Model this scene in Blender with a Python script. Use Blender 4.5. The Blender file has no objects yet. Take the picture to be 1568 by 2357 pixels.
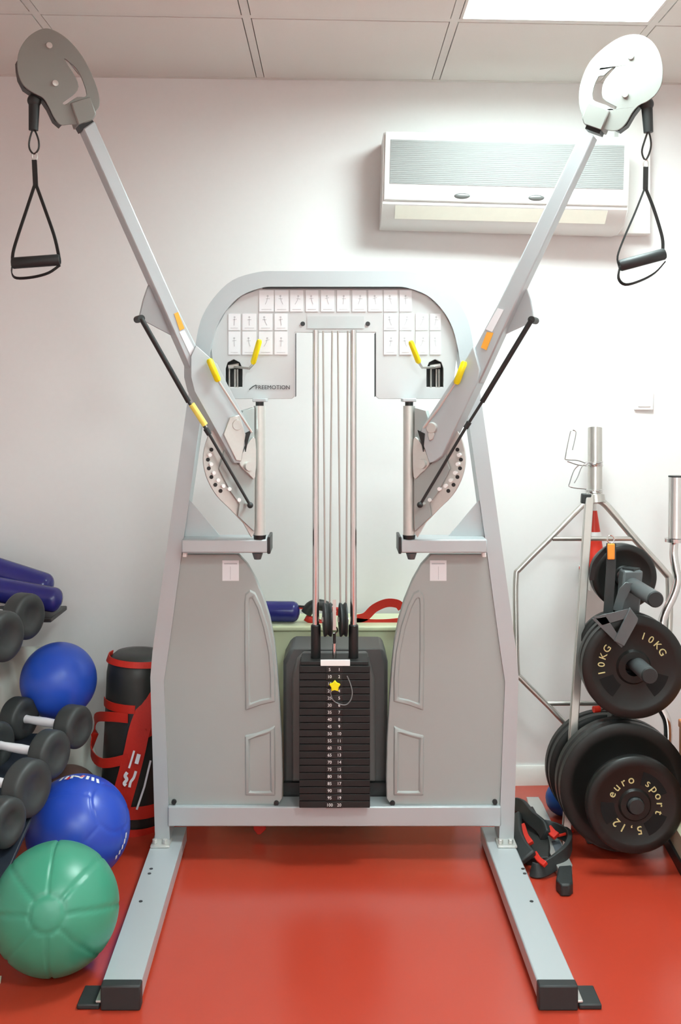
import bpy, bmesh, math, random
from mathutils import Vector, Matrix, noise
from mathutils.geometry import tessellate_polygon
random.seed(7)
S = bpy.context.scene
COL = S.collection
F, CX, CY, H = 2435.0, 770.0, 920.0, 1.37        # focal length and principal point in pixels of a 1568x2357 frame, eye height

# ------------------------------------------------------------------ camera, world, exposure
cam = bpy.data.cameras.new('camera'); camo = bpy.data.objects.new('camera', cam); COL.objects.link(camo)
camo.location = (0, 0, H); camo.rotation_euler = (math.radians(90), 0, 0)
cam.sensor_fit = 'VERTICAL'; cam.sensor_height = 36; cam.sensor_width = 24
cam.lens = 36*F/2357; cam.shift_x = (784-CX)/2357; cam.shift_y = -(1178.5-CY)/2357
cam.clip_start = .05
S.camera = camo
S.view_settings.view_transform = 'Standard'; S.view_settings.look = 'None'
S.view_settings.gamma = 1; S.view_settings.use_curve_mapping = False
S.view_settings.exposure = 0.0
w = bpy.data.worlds.new('world'); S.world = w; w.use_nodes = True
w.node_tree.nodes['Background'].inputs[0].default_value = (.75, .8, .9, 1)
w.node_tree.nodes['Background'].inputs[1].default_value = .3
NEAR_LIGHT = 58      # the ceiling panel in view
FILL_LIGHT = 55     # unseen panels added overhead and behind the camera for fill
try: S.cycles.max_bounces = 8
except Exception: pass

# ------------------------------------------------------------------ materials
def lin(c):
    c = c/255
    return c/12.92 if c <= .04045 else ((c+.055)/1.055)**2.4
MATS = {}
def mat(name, rgb, rough=.5, metal=0.0, var=.04, scale=40, bump=0.0, emit=0, coat=0):
    if name in MATS: return MATS[name]
    m = bpy.data.materials.new(name); m.use_nodes = True; nt = m.node_tree; b = nt.nodes['Principled BSDF']
    base = [lin(v) for v in rgb]
    tc = nt.nodes.new('ShaderNodeTexCoord'); n = nt.nodes.new('ShaderNodeTexNoise'); n.inputs['Scale'].default_value = scale
    n.inputs['Detail'].default_value = 4
    nt.links.new(tc.outputs['Object'], n.inputs['Vector'])
    r = nt.nodes.new('ShaderNodeMixRGB'); r.inputs['Color1'].default_value = (*[max(0, v*(1-var)) for v in base], 1)
    r.inputs['Color2'].default_value = (*[min(1, v*(1+var)) for v in base], 1)
    nt.links.new(n.outputs['Fac'], r.inputs['Fac']); nt.links.new(r.outputs[0], b.inputs['Base Color'])
    b.inputs['Roughness'].default_value = rough; b.inputs['Metallic'].default_value = metal
    if coat: b.inputs['Coat Weight'].default_value = coat; b.inputs['Coat Roughness'].default_value = .15
    if bump:
        bp = nt.nodes.new('ShaderNodeBump'); bp.inputs['Strength'].default_value = bump; bp.inputs['Distance'].default_value = .002
        nt.links.new(n.outputs['Fac'], bp.inputs['Height']); nt.links.new(bp.outputs[0], b.inputs['Normal'])
    if emit:
        b.inputs['Emission Color'].default_value = (.83, 1.0, 1.0, 1); b.inputs['Emission Strength'].default_value = emit
    MATS[name] = m
    return m
wallm = mat('wall_paint', (226, 224, 222), .75, 0, .015, 60, .05)
ceilm = mat('ceiling_tile', (218, 214, 208), .9, 0, .03, 250, .15)
tbar = mat('ceiling_rail', (214, 210, 204), .6)
redfloor = mat('red_vinyl_floor', (176, 58, 38), .25, 0, .05, 3, .02)
redfloor.node_tree.nodes['Principled BSDF'].inputs['IOR'].default_value = 1.7
skirt = mat('white_skirting', (226, 224, 218), .4)
silver = mat('silver_paint', (180, 187, 189), .36, .25, .01, 300, .03)
silver2 = mat('silver_paint_shroud', (162, 168, 165), .45, .15, .01, 300, .05)
headm = mat('head_grey_paint', (132, 133, 128), .45, .1, .01, 300)
zinc = mat('zinc_plate', (205, 205, 200), .32, .6, .05, 90)
chrome = mat('chrome', (215, 212, 210), .14, 1, .02)
steel = mat('brushed_steel', (190, 186, 180), .3, .85, .05, 60)
blackp = mat('black_plastic', (22, 24, 24), .42, 0, .1, 60)
rubber = mat('black_rubber', (34, 38, 38), .55, 0, .12, 60, .1)
dbrub = mat('dumbbell_rubber', (52, 56, 56), .5, 0, .12, 60, .1)
stackm = mat('stack_iron', (17, 18, 17), .6, .0, .15, 30)
ironp = mat('black_iron', (24, 25, 23), .42, .25, .15, 25, .05)
gunm = mat('gunmetal_paint', (92, 97, 98), .4, .3, .05, 60)
dgray = mat('dark_grey_shroud', (82, 83, 82), .45, 0, .05, 60)
white = mat('white_plastic', (240, 240, 238), .35, 0, .01)
acw = mat('ac_white', (222, 222, 218), .3, 0, .01)
acg = mat('ac_grille', (128, 128, 126), .6, 0, .02, 30)
cardm = mat('card_white', (228, 230, 232), .35, 0, .01)
panelm = mat('panel_face', (196, 198, 198), .3, 0, .01)
inkm = mat('ink_grey', (186, 187, 190), .5)
ink = mat('ink_black', (40, 42, 44), .5)
yellow = mat('yellow_grip', (240, 222, 10), .4, 0, .03)
yellowst = mat('yellow_sticker', (240, 226, 110), .4, 0, .04)
orange = mat('orange_sticker', (242, 170, 60), .45, 0, .03)
tagor = mat('orange_tag', (250, 150, 50), .5, 0, .03)
redfab = mat('red_webbing', (196, 34, 14), .6, 0, .1, 200, .2)
blkfab = mat('black_fabric', (20, 22, 20), .6, 0, .2, 90, .2)
blkvin = mat('black_vinyl', (40, 43, 40), .42, 0, .2, 30, .2)
blueb = mat('blue_ball', (40, 84, 196), .36, 0, .05, 20)
blueb2 = mat('blue_leather_ball', (38, 72, 176), .34, 0, .06, 20)
greenb = mat('green_ball', (58, 140, 112), .36, 0, .06, 14)
navy = mat('navy_vinyl', (42, 44, 118), .25, 0, .08, 20)
brown = mat('brown_leather', (112, 86, 76), .6, 0, .1, 20)
greyc = mat('grey_cloth', (222, 226, 216), .85, 0, .08, 12, .2)
creamg = mat('cream_green_laminate', (222, 228, 190), .4, 0, .03, 10)
woodm = mat('orange_wood', (206, 122, 62), .4, 0, .15, 14)
creamm = mat('cream_board', (212, 208, 178), .5, 0, .03)
conem = mat('cone_red', (204, 40, 16), .45, 0, .04)
lettr = mat('raised_lettering', (206, 196, 140), .5, 0, .15, 60)
greend = mat('green_vinyl', (36, 108, 58), .4, 0, .1)
lampm = mat('lit_diffuser', (255, 255, 255), .5, 0, 0, 1, 0, NEAR_LIGHT)
fillm = mat('lit_diffuser_fill', (255, 255, 255), .5, 0, 0, 1, 0, FILL_LIGHT)
grip = mat('chrome_handle', (246, 244, 248), .25, .1, .02)

# ------------------------------------------------------------------ helpers
def P(px, py, Y): return Vector(((px-CX)*Y/F, Y, H-(py-CY)*Y/F))
def catmull(pts, n=6, closed=True):
    out = []; N = len(pts); V = [Vector(p) for p in pts]
    rng = range(N) if closed else range(N-1)
    for i in rng:
        if closed: a, b, c, d = V[(i-1) % N], V[i], V[(i+1) % N], V[(i+2) % N]
        else: a, b, c, d = V[max(i-1, 0)], V[i], V[i+1], V[min(i+2, N-1)]
        for k in range(n):
            t = k/n
            out.append(.5*((2*b)+(c-a)*t+(2*a-5*b+4*c-d)*t*t+(3*b-a-3*c+d)*t**3))
    if not closed: out.append(V[-1])
    return out
class MB:
    def __init__(s): s.bm = bmesh.new(); s.mi = 0; s.mats = []
    def use(s, m):
        if m not in s.mats: s.mats.append(m)
        s.mi = s.mats.index(m); return s
    def face(s, vs):
        try:
            f = s.bm.faces.new(vs); f.material_index = s.mi; return f
        except ValueError: return None
    def v(s, p): return s.bm.verts.new(p)
    def prism(s, a, b, holes=()):
        """a, b: matching 3D loops (front, back). holes: list of (a,b) loops"""
        loopsA = [a]+[h[0] for h in holes]; loopsB = [b]+[h[1] for h in holes]
        A = [[s.v(p) for p in l] for l in loopsA]; B = [[s.v(p) for p in l] for l in loopsB]
        # flat coordinates for tessellation
        o = Vector(a[0]); nrm = Vector((0, 0, 0))
        for i in range(len(a)):
            p, q = Vector(a[i])-o, Vector(a[(i+1) % len(a)])-o; nrm += p.cross(q)
        nrm.normalize(); ref = Vector((0, 0, 1)) if abs(nrm.z) < .9 else Vector((1, 0, 0))
        ex = ref.cross(nrm).normalized(); ey = nrm.cross(ex)
        flat = [[Vector(((Vector(p)-o).dot(ex), (Vector(p)-o).dot(ey), 0)) for p in l] for l in loopsA]
        tris = tessellate_polygon(flat)
        fa = [v for l in A for v in l]; fb = [v for l in B for v in l]
        for t in tris:
            s.face([fa[i] for i in t]); s.face([fb[i] for i in reversed(t)])
        for la, lb in zip(A, B):
            n = len(la)
            for i in range(n): s.face([la[i], la[(i+1) % n], lb[(i+1) % n], lb[i]])
        return s
    def box(s, x0, x1, y0, y1, z0, z1, M=None):
        c = [Vector((x, y, z)) for z in (z0, z1) for x, y in ((x0, y0), (x1, y0), (x1, y1), (x0, y1))]
        if M: c = [M @ p for p in c]
        v = [s.v(p) for p in c]
        for f in ((0, 3, 2, 1), (4, 5, 6, 7), (0, 1, 5, 4), (1, 2, 6, 5), (2, 3, 7, 6), (3, 0, 4, 7)): s.face([v[i] for i in f])
        return s
    def ring(s, c, ax, ay, r, seg):
        return [s.v(c+ax*r*math.cos(2*math.pi*k/seg)+ay*r*math.sin(2*math.pi*k/seg)) for k in range(seg)]
    def tube(s, pts, r, seg=12, closed=False, cap=True):
        pts = [Vector(p) for p in pts]; n = len(pts); rs = r if isinstance(r, (list, tuple)) else [r]*n
        rings = []; prev = None
        for i in range(n):
            if closed: t = pts[(i+1) % n]-pts[(i-1) % n]
            else: t = pts[min(i+1, n-1)]-pts[max(i-1, 0)]
            if t.length < 1e-9: t = Vector((0, 0, 1))
            t.normalize()
            if prev is None:
                ref = Vector((0, 0, 1)) if abs(t.z) < .9 else Vector((1, 0, 0)); ax = ref.cross(t).normalized()
            else:
                ax = prev-t*prev.dot(t)
                ax = ax.normalized() if ax.length > 1e-6 else t.orthogonal().normalized()
            prev = ax; ay = t.cross(ax)
            rings.append(s.ring(pts[i], ax, ay, rs[i], seg))
        m = n if closed else n-1
        for i in range(m):
            a, b = rings[i], rings[(i+1) % n]
            for k in range(seg): s.face([a[k], a[(k+1) % seg], b[(k+1) % seg], b[k]])
        if cap and not closed: s.face(list(reversed(rings[0]))); s.face(rings[-1])
        return s
    def lathe(s, prof, c, axis, seg=48):
        """prof: list of (radius, distance along axis)"""
        axis = Vector(axis).normalized(); ax = axis.orthogonal().normalized(); ay = axis.cross(ax); c = Vector(c)
        rings = [[s.v(c+axis*h)] if r < 1e-6 else s.ring(c+axis*h, ax, ay, r, seg) for r, h in prof]
        for a, b in zip(rings, rings[1:]):
            for k in range(seg):
                if len(a) == 1 and len(b) == 1: continue
                if len(a) == 1: s.face([a[0], b[(k+1) % seg], b[k]])
                elif len(b) == 1: s.face([a[k], a[(k+1) % seg], b[0]])
                else: s.face([a[k], a[(k+1) % seg], b[(k+1) % seg], b[k]])
        return s
    def ball(s, c, r, seg=32, sq=(1, 1, 1)):
        prof = [(r*math.sin(math.pi*i/(seg//2)), -r*math.cos(math.pi*i/(seg//2))) for i in range(seg//2+1)]
        prof[0] = (0, -r); prof[-1] = (0, r)
        n0 = len(s.bm.verts); s.lathe(prof, (0, 0, 0), (0, 0, 1), seg); s.bm.verts.ensure_lookup_table()
        for v in s.bm.verts[n0:]: v.co = Vector((v.co.x*sq[0], v.co.y*sq[1], v.co.z*sq[2]))+Vector(c)
        return s
    def ribbon(s, pts, wdir, width, th=.003):
        """flat strap following pts; wdir: direction (or list) of its width"""
        pts = [Vector(p) for p in pts]; n = len(pts); R = []
        for i in range(n):
            t = (pts[min(i+1, n-1)]-pts[max(i-1, 0)]).normalized()
            wd = Vector(wdir[i] if isinstance(wdir, list) else wdir); wd = (wd-t*wd.dot(t)).normalized(); nn = t.cross(wd)
            a, b = wd*width/2, nn*th/2
            R.append([s.v(pts[i]+a+b), s.v(pts[i]-a+b), s.v(pts[i]-a-b), s.v(pts[i]+a-b)])
        for a, b in zip(R, R[1:]):
            for k in range(4): s.face([a[k], a[(k+1) % 4], b[(k+1) % 4], b[k]])
        s.face(R[0][::-1]); s.face(R[-1]); return s
    def text(s, body, size, M, extrude=.0006, align='CENTER'):
        c = bpy.data.curves.new('t', 'FONT'); c.body = body; c.size = size; c.extrude = extrude; c.align_x = align; c.align_y = 'CENTER'
        c.resolution_u = 3
        o = bpy.data.objects.new('t', c); me = bpy.data.meshes.new_from_object(o)
        vs = [s.v(M @ v.co) for v in me.vertices]
        for p in me.polygons: s.face([vs[i] for i in p.vertices])
        bpy.data.objects.remove(o); bpy.data.curves.remove(c); bpy.data.meshes.remove(me)
        return s
    def build(s, name, parent=None, bevel=0, smooth=True, ang=35, origin=None):
        bmesh.ops.recalc_face_normals(s.bm, faces=s.bm.faces)
        me = bpy.data.meshes.new(name)
        base = Vector(origin) if origin is not None else Vector((0, 0, 0))
        if origin is None and parent is None:
            xs = [v.co for v in s.bm.verts]
            base = Vector(((min(v.x for v in xs)+max(v.x for v in xs))/2, (min(v.y for v in xs)+max(v.y for v in xs))/2, min(v.z for v in xs)))
        if parent is not None: base = ORG[parent.name].copy()
        for v in s.bm.verts: v.co -= base
        s.bm.to_mesh(me); s.bm.free()
        for m in s.mats: me.materials.append(m)
        for p in me.polygons: p.use_smooth = smooth
        if smooth:
            try: me.set_sharp_from_angle(angle=math.radians(ang))
            except Exception: pass
        o = bpy.data.objects.new(name, me); COL.objects.link(o)
        if parent is not None: o.parent = parent; ORG[o.name] = base
        else: o.location = base; ORG[o.name] = base
        if bevel:
            b = o.modifiers.new('bevel', 'BEVEL'); b.width = bevel; b.segments = 2; b.limit_method = 'ANGLE'; b.angle_limit = math.radians(50)
        return o
ORG = {}
def thing(name, loc, label, cat, group=None):
    o = bpy.data.objects.new(name, None); COL.objects.link(o); o.location = loc; o.empty_display_size = .05
    bpy.context.view_layer.update(); ORG[o.name] = Vector(loc)
    return tag(o, label, cat, group)
def tag(o, label, cat, group=None):
    o['label'] = label; o['category'] = cat
    if group: o['group'] = group
    return o
def struct(mb, name, **k):
    o = mb.build(name, **k); o['kind'] = 'structure'; return o
FACE = Matrix.Rotation(math.pi/2, 4, 'X')       # turns flat text to face the room
def TX(p, roll=0): return Matrix.Translation(p) @ FACE @ Matrix.Rotation(roll, 4, 'Z')

# ------------------------------------------------------------------ the room
def YW(x): return 3.74+.042*x
XL, XR, YB, CH = -2.0, 1.75, -2.6, 2.5
struct(MB().use(redfloor).box(XL, XR, YB, 3.95, -.05, 0), 'floor')
m = MB().use(wallm)
m.prism([Vector((x, YW(x), z)) for x, z in ((XL, 0), (XR, 0), (XR, CH+.12), (XL, CH+.12))], [Vector((x, YW(x)+.08, z)) for x, z in ((XL, 0), (XR, 0), (XR, CH+.12), (XL, CH+.12))])
struct(m, 'wall_back')
struct(MB().use(wallm).box(XL-.08, XL, YB, 3.74, 0, CH+.12), 'wall_left')
struct(MB().use(wallm).box(XR, XR+.08, YB, 3.88, 0, CH+.12), 'wall_right')
struct(MB().use(wallm).box(XL, XR, YB-.08, YB, 0, CH+.12), 'wall_front')
m = MB().use(skirt); pr = [(0, 0), (.014, 0), (.014, .055), (.008, .068), (0, .068)]
m.prism([Vector((XL+.01, YW(XL)-d, z)) for d, z in pr], [Vector((XR-.01, YW(XR)-d, z)) for d, z in pr])
struct(m, 'baseboard_back')
# suspended ceiling: tiles between rails; one lamp in view, three unseen ones added as fill
SH = .05
def gp(x, r): return Vector((x, 3.135+SH*x-.6*r, 0))   # r rows towards the camera
xs = [-2.1, -1.49, -.875, -.26, .358, .958, 1.56, 1.9]
rows = [(-1.3, 0)]+[(i, i+1) for i in range(0, 10)]
lamps = [(.358, .958, 0), (.358, .958, 4), (-.875, -.26, 7), (.358, .958, 8)]
m = MB().use(ceilm)
for a, b in zip(xs, xs[1:]):
    for r0, r1 in rows:
        if any(abs(l[0]-a) < .01 and l[2] == r0 for l in lamps): continue
        g = .015
        c = [(gp(a+g, r0)-Vector((0, g, 0))), (gp(b-g, r0)-Vector((0, g, 0))), (gp(b-g, r1)+Vector((0, g, 0))), (gp(a+g, r1)+Vector((0, g, 0)))]
        m.prism([p+Vector((0, 0, CH-.001)) for p in c], [p+Vector((0, 0, CH+.02)) for p in c])
m.box(XL, XR, YB, 3.9, CH+.12, CH+.14)
struct(m, 'ceiling', bevel=0)
m = MB().use(tbar)
for x in xs[1:-1]:
    m.prism([gp(x-.012, -1.3)+Vector((0, 0, CH)), gp(x+.012, -1.3)+Vector((0, 0, CH)), gp(x+.012, 10)+Vector((0, 0, CH)), gp(x-.012, 10)+Vector((0, 0, CH))],
            [gp(x-.012, -1.3)+Vector((0, 0, CH+.03)), gp(x+.012, -1.3)+Vector((0, 0, CH+.03)), gp(x+.012, 10)+Vector((0, 0, CH+.03)), gp(x-.012, 10)+Vector((0, 0, CH+.03))])
for r in range(0, 10):
    q = [gp(-2, r)+Vector((0, .012, 0)), gp(1.75, r)+Vector((0, .012, 0)), gp(1.75, r)-Vector((0, .012, 0)), gp(-2, r)-Vector((0, .012, 0))]
    m.prism([p+Vector((0, 0, CH+.0005)) for p in q], [p+Vector((0, 0, CH+.03)) for p in q])
q = [Vector((XL, YW(XL)-.022, 0)), Vector((XR, YW(XR)-.022, 0)), Vector((XR, YW(XR), 0)), Vector((XL, YW(XL), 0))]
m.prism([p+Vector((0, 0, CH-.002)) for p in q], [p+Vector((0, 0, CH+.03)) for p in q])
struct(m, 'trim_1')
LL = ['square lit ceiling panel above the right pulley head, the one in view']+['square lit ceiling panel out of view, added as fill light']*3
for i, (a, b, r) in enumerate(lamps):
    c = (gp(a, r)+gp(b, r+1)+gp(b, r)+gp(a, r+1))/4
    t = thing('ceiling_light', (c.x, c.y, CH), LL[i], 'ceiling light', 'added fill panels' if i else None)
    g = .014
    q = [gp(a+g, r)-Vector((0, g, 0)), gp(b-g, r)-Vector((0, g, 0)), gp(b-g, r+1)+Vector((0, g, 0)), gp(a+g, r+1)+Vector((0, g, 0))]
    h_ = [c+(p-c)*.97 for p in q]; RC = .05
    MB().use(lampm if i == 0 else fillm).prism([p+Vector((0, 0, CH+RC)) for p in h_], [p+Vector((0, 0, CH+RC+.005)) for p in h_]).build('diffuser', t)
    MB().use(tbar).prism([p+Vector((0, 0, CH-.002)) for p in q], [p+Vector((0, 0, CH+.06)) for p in q], [([p+Vector((0, 0, CH-.002)) for p in h_], [p+Vector((0, 0, CH+.06)) for p in h_])]).build('frame', t)

# ------------------------------------------------------------------ cable machine
mc = thing('cable_machine', (0, 3.19, 0), 'silver grey dual cable machine with two raised arms, in the middle of the red floor', 'cable machine')
def mir(pts): return [(1540-x, y) for x, y in pts]
def flatpoly(m, pts, y0, y1, holes=()):
    return m.prism([P(x, y, y0) for x, y in pts], [Vector((P(x, y, y0).x, y1, P(x, y, y0).z)) for x, y in pts],
                   [([P(x, y, y0) for x, y in h], [Vector((P(x, y, y0).x, y1, P(x, y, y0).z)) for x, y in h]) for h in holes])
# A-frame: one bent tube
lo = [(357, 1934), (352, 1760), (346, 1560), (351, 1500), (380, 1290), (420, 1005), (449, 800)]
arc = catmull([(449, 800), (462, 738), (490, 688), (535, 645), (595, 626), (640, 624)], 4, False)
outer = lo+[(p[0], p[1]) for p in [(q.x, q.y) for q in [Vector((a[0], a[1], 0)) for a in arc]]][1:]
li = [(391, 1934), (382, 1700), (377, 1570), (389, 1490), (416, 1290), (452, 1030), (484, 810)]
arc2 = catmull([(484, 810), (497, 757), (520, 715), (556, 680), (604, 662), (640, 660)], 4, False)
inner = li+[(a[0], a[1]) for a in arc2][1:]
full = outer+mir(outer)[::-1]+mir(inner)+inner[::-1]
fr = flatpoly(MB().use(silver), full, 3.15, 3.235).build('frame', mc, bevel=.006)
m = MB().use(blackp)
flatpoly(m, [(604, 661), (946, 661), (946, 664), (604, 664)], 3.152, 3.17); m.build('underside_shade', mc)  # black strip stands in for the shaded underside of the top beam
# base crossbar, legs
m = MB().use(silver); a = P(386, 1857, 3.14); b = P(1154, 1903, 3.14)
m.box(a.x, b.x, 3.14, 3.225, b.z, a.z); m.build('base_crossbar', mc, bevel=.004)
for s in (-1, 1):
    xb, xf = .499*s, .5*s
    if s < 0: q = [(-.545, 3.26), (-.455, 3.26), (-.436, 2.385), (-.524, 2.385)]
    else: q = [(.450, 3.26), (.532, 3.26), (.546, 2.385), (.459, 2.385)]
    lg = MB().use(silver).prism([Vector((x, y, .055)) for x, y in q], [Vector((x, y, .012)) for x, y in q]).build('leg', mc, bevel=.004)
    c0 = (q[2][0]+q[3][0])/2
    MB().use(rubber).box(min(q[2][0], q[3][0])-.001, max(q[2][0], q[3][0])+.001, 2.37, 2.40, .0, .0565).build('end_cap', lg, bevel=.004)
    ex = max(abs(q[2][0]), abs(q[3][0]))
    MB().use(rubber).box(min(s*(ex+.004), s*(ex+.055)), max(s*(ex+.004), s*(ex+.055)), 2.375, 2.455, 0, .012).build('floor_pad', lg, bevel=.003)
    MB().use(zinc).box(min(s*(ex-.01), s*(ex+.014)), max(s*(ex-.01), s*(ex+.014)), 2.38, 2.45, .012, .018).build('pad_bracket', lg, bevel=.002)
    MB().use(rubber).box(min(q[0][0], q[1][0])+.005, max(q[0][0], q[1][0])-.005, 3.1, 3.26, 0, .013).build('rear_pad', lg)
    for px, py in ((348, 2000), (344, 2011), (324, 2075)):
        px = px if s < 0 else 1540-px+(12 if py < 2050 else 8)
        Y = F*1.315/(py-CY); c = P(px, py, Y); MB().use(ink).lathe([(0, .0012), (.005, .0012), (.005, -.001), (0, -.001)], c, (0, 0, 1), 16).build('bolt_hole', lg)
    m = MB().use(zinc)
    bx = -.512 if s < 0 else .508
    m.box(bx-.028, bx+.028, 3.10, 3.16, .0555, .062)
    for dx in (-.018, .012): m.lathe([(0, .012), (.008, .012), (.008, 0), (0, 0)], (bx+dx, 3.12, .062), (0, 0, 1), 6)
    m.build('foot_bracket', lg, bevel=.001)
# lower shrouds with embossed outlines
shr = [(400, 1276), (549, 1276), (570, 1299), (590, 1334), (609, 1380), (622, 1424), (632, 1475), (638, 1530), (643, 1600), (649, 1700), (651, 1790), (650, 1838), (640, 1853), (388, 1853), (374, 1570), (390, 1400)]
def band(m, o_, i_, y0, dy):
    """a raised band between an outer and inner outline (flat top, sloped sides)"""
    n = len(o_)
    def L(pts, y): return [m.v(P(x, yy, y0) + Vector((0, y-y0, 0))) for x, yy in pts]
    mid1 = [(o_[k][0]*.75+i_[k][0]*.25, o_[k][1]*.75+i_[k][1]*.25) for k in range(n)]
    mid2 = [(o_[k][0]*.25+i_[k][0]*.75, o_[k][1]*.25+i_[k][1]*.75) for k in range(n)]
    ls = [L(o_, y0+.001), L(mid1, y0-dy), L(mid2, y0-dy), L(i_, y0+.001)]
    for a, b in zip(ls, ls[1:]):
        for k in range(n): m.face([a[k], a[(k+1) % n], b[(k+1) % n], b[k]])
up_o = [(562, 1385), (564, 1366), (575, 1356), (588, 1362), (602, 1392), (618, 1440), (630, 1500), (635, 1560), (635, 1616), (600, 1624), (564, 1637), (562, 1500)]
up_i = [(575, 1392), (576, 1380), (579, 1378), (583, 1384), (592, 1402), (606, 1448), (617, 1504), (621, 1560), (621, 1605), (600, 1609), (577, 1617), (575, 1500)]
dn_o = [(563, 1692), (590, 1686), (620, 1676), (634, 1668), (635, 1750), (635, 1832), (600, 1832), (564, 1832), (563, 1760)]
dn_i = [(577, 1702), (595, 1697), (612, 1692), (620, 1688), (621, 1755), (621, 1820), (600, 1820), (578, 1820), (577, 1765)]
for s in (-1, 1):
    T = (lambda p: p) if s < 0 else mir
    m = MB().use(silver2); flatpoly(m, T(shr), 3.157, 3.185); band(m, T(up_o), T(up_i), 3.157, .004); band(m, T(dn_o), T(dn_i), 3.157, .004)
    sh = m.build('shroud_panel', mc, bevel=.003)
    m = MB().use(cardm); flatpoly(m, T([(512, 1290), (550, 1290), (550, 1337), (512, 1337)]), 3.1555, 3.158)
    m.use(inkm); flatpoly(m, T([(516, 1296), (546, 1296), (546, 1299), (516, 1299)]), 3.155, 3.156); flatpoly(m, T([(530, 1304), (531, 1304), (531, 1334), (530, 1334)]), 3.155, 3.156)
    m.build('label_sticker', sh)
    for x, y in ((400, 1847), (636, 1850)):
        c = P(x if s < 0 else 1540-x, y, 3.15); MB().use(blackp).lathe([(0, 0), (.007, 0), (.008, .008), (0, .008)], c, (0, 1, 0), 12).build('screw', sh)
    # mid bracket with gusset
    q = T([(418, 1242), (617, 1238), (617, 1273), (418, 1273)]); a = P(*q[0], 3.085); b = P(*q[2], 3.085)
    br = MB().use(silver).box(min(a.x, b.x), max(a.x, b.x), 3.085, 3.20, b.z, a.z).build('pivot_bracket', mc, bevel=.004)
    q = [P(*T([(618, 1236)])[0], 3.085), P(*T([(620, 1275)])[0], 3.085)]
    MB().use(blackp).box(min(q[0].x, q[1].x)-.003, max(q[0].x, q[1].x)+.003, 3.083, 3.202, q[1].z, q[0].z).build('bracket_cap', br, bevel=.002)
    MB_ = MB().use(silver); flatpoly(MB_, T([(434, 1148), (512, 1240), (420, 1240)]), 3.165, 3.172); MB_.build('gusset_plate', br)
    c = P(*T([(593, 1273)])[0], 3.10)
    MB().use(gunm).lathe([(0, 0), (.016, 0), (.012, -.012), (.010, -.018), (0, -.018)], c, (0, 0, 1), 20).build('pivot_nut', br)
    c = P(*T([(425, 1278)])[0], 3.12)
    MB().use(white).box(c.x-.006, c.x+.006, 3.12, 3.14, c.z-.006, c.z+.008).build('bolt', br, bevel=.002)
# instruction panel with arch notch
pout = [(498, 905), (492, 800), (503, 757), (526, 716), (560, 683), (606, 664), (934, 664)]
pn = [(500, 918)]+[(486, 800), (497, 757), (520, 716), (556, 681), (604, 662), (936, 662), (984, 681), (1020, 716), (1043, 757), (1054, 800), (1040, 918), (872, 918), (865, 912), (865, 765), (679, 765), (679, 912), (672, 918)]
slot = [(519, 892), (519, 848), (524, 834), (538, 827), (552, 834), (558, 848), (558, 892)]
m = MB().use(panelm); flatpoly(m, pn, 3.165, 3.182, [slot, mir(slot)])
ip = m.build('instruction_panel', mc, bevel=.002)
for q in (slot, mir(slot)):
    m = MB().use(blackp); c = P(sum(x for x, y in q)/len(q), sum(y for x, y in q)/len(q), 3.182)
    m.box(c.x-.03, c.x+.03, 3.215, 3.22, c.z-.048, c.z+.048)
    m.box(c.x-.03, c.x-.026, 3.182, 3.22, c.z-.048, c.z+.048); m.box(c.x+.026, c.x+.03, 3.182, 3.22, c.z-.048, c.z+.048)
    m.build('slot_recess', ip)
for px, py in ((697, 745), (847, 745)): MB().use(ink).lathe([(0, 0), (.006, 0), (.007, .003), (0, .003)], P(px, py, 3.162), (0, 1, 0), 16).build('panel_bolt', ip)
m = MB().use(mat('strip_grey', (186, 190, 190), .35)); flatpoly(m, [(707, 728), (838, 728), (838, 756), (707, 756)], 3.1635, 3.166); m.build('name_strip', ip)
for q in ([(680, 768), (682, 766), (682, 912), (680, 914)], [(862, 768), (865, 766), (865, 912), (862, 914)]): flatpoly(MB().use(ink), q, 3.1638, 3.166).build('edge_trim', ip)
M = TX(P(628, 892, 3.163)) @ Matrix.Shear('XY', 4, (.25, 0)) if False else TX(P(628, 892, 3.163))
m = MB().use(ink); m.text('FREEMOTION', .017, M, .0004); m.ribbon([P(574, 897, 3.163), P(582, 890, 3.163), P(590, 886, 3.163)], (0, 0, 1), .0025, .001); m.build('logo_lettering', ip)
cards = [(597, 630), (633, 664), (668, 698), (704, 733), (739, 770), (776, 805), (811, 843), (848, 880), (884, 915), (920, 948)]
cr = [(x0, 668, x1, 717) for x0, x1 in cards]
for x0, x1 in ((526, 553), (558, 590), (596, 627), (632, 662), (884, 914), (920, 948), (957, 985), (990, 1015)):
    cr += [(x0, 722, x1, 760), (x0, 763, x1, 816)]
for k, (x0, y0, x1, y1) in enumerate(cr):
    m = MB().use(cardm); flatpoly(m, [(x0, y0), (x1, y0), (x1, y1), (x0, y1)], 3.1630, 3.1655)
    m.use(inkm); cx, cy = (x0+x1)/2, (y0+y1)/2; rr = random.Random(k)
    dx = rr.uniform(-4, 4); y_ = 3.1627
    m.ribbon([P(cx+dx, cy-8, y_), P(cx+dx*.3, cy, y_), P(cx-dx, cy+8, y_)], (1, 0, 0), .0018, .0004)
    m.ribbon([P(cx+dx-4, cy-5, y_), P(cx+dx+5, cy-6+rr.uniform(-2, 2), y_)], (0, 0, 1), .0015, .0004)
    m.lathe([(0, 0), (.003, 0), (.003, .0004), (0, .0004)], P(cx+dx, cy-11, y_), (0, 1, 0), 8)
    m.ribbon([P(x0+5, y1-5, y_), P(x1-5, y1-5, y_)], (0, 0, 1), .0012, .0004)
    m.build('exercise_card', ip, smooth=False)
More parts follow.
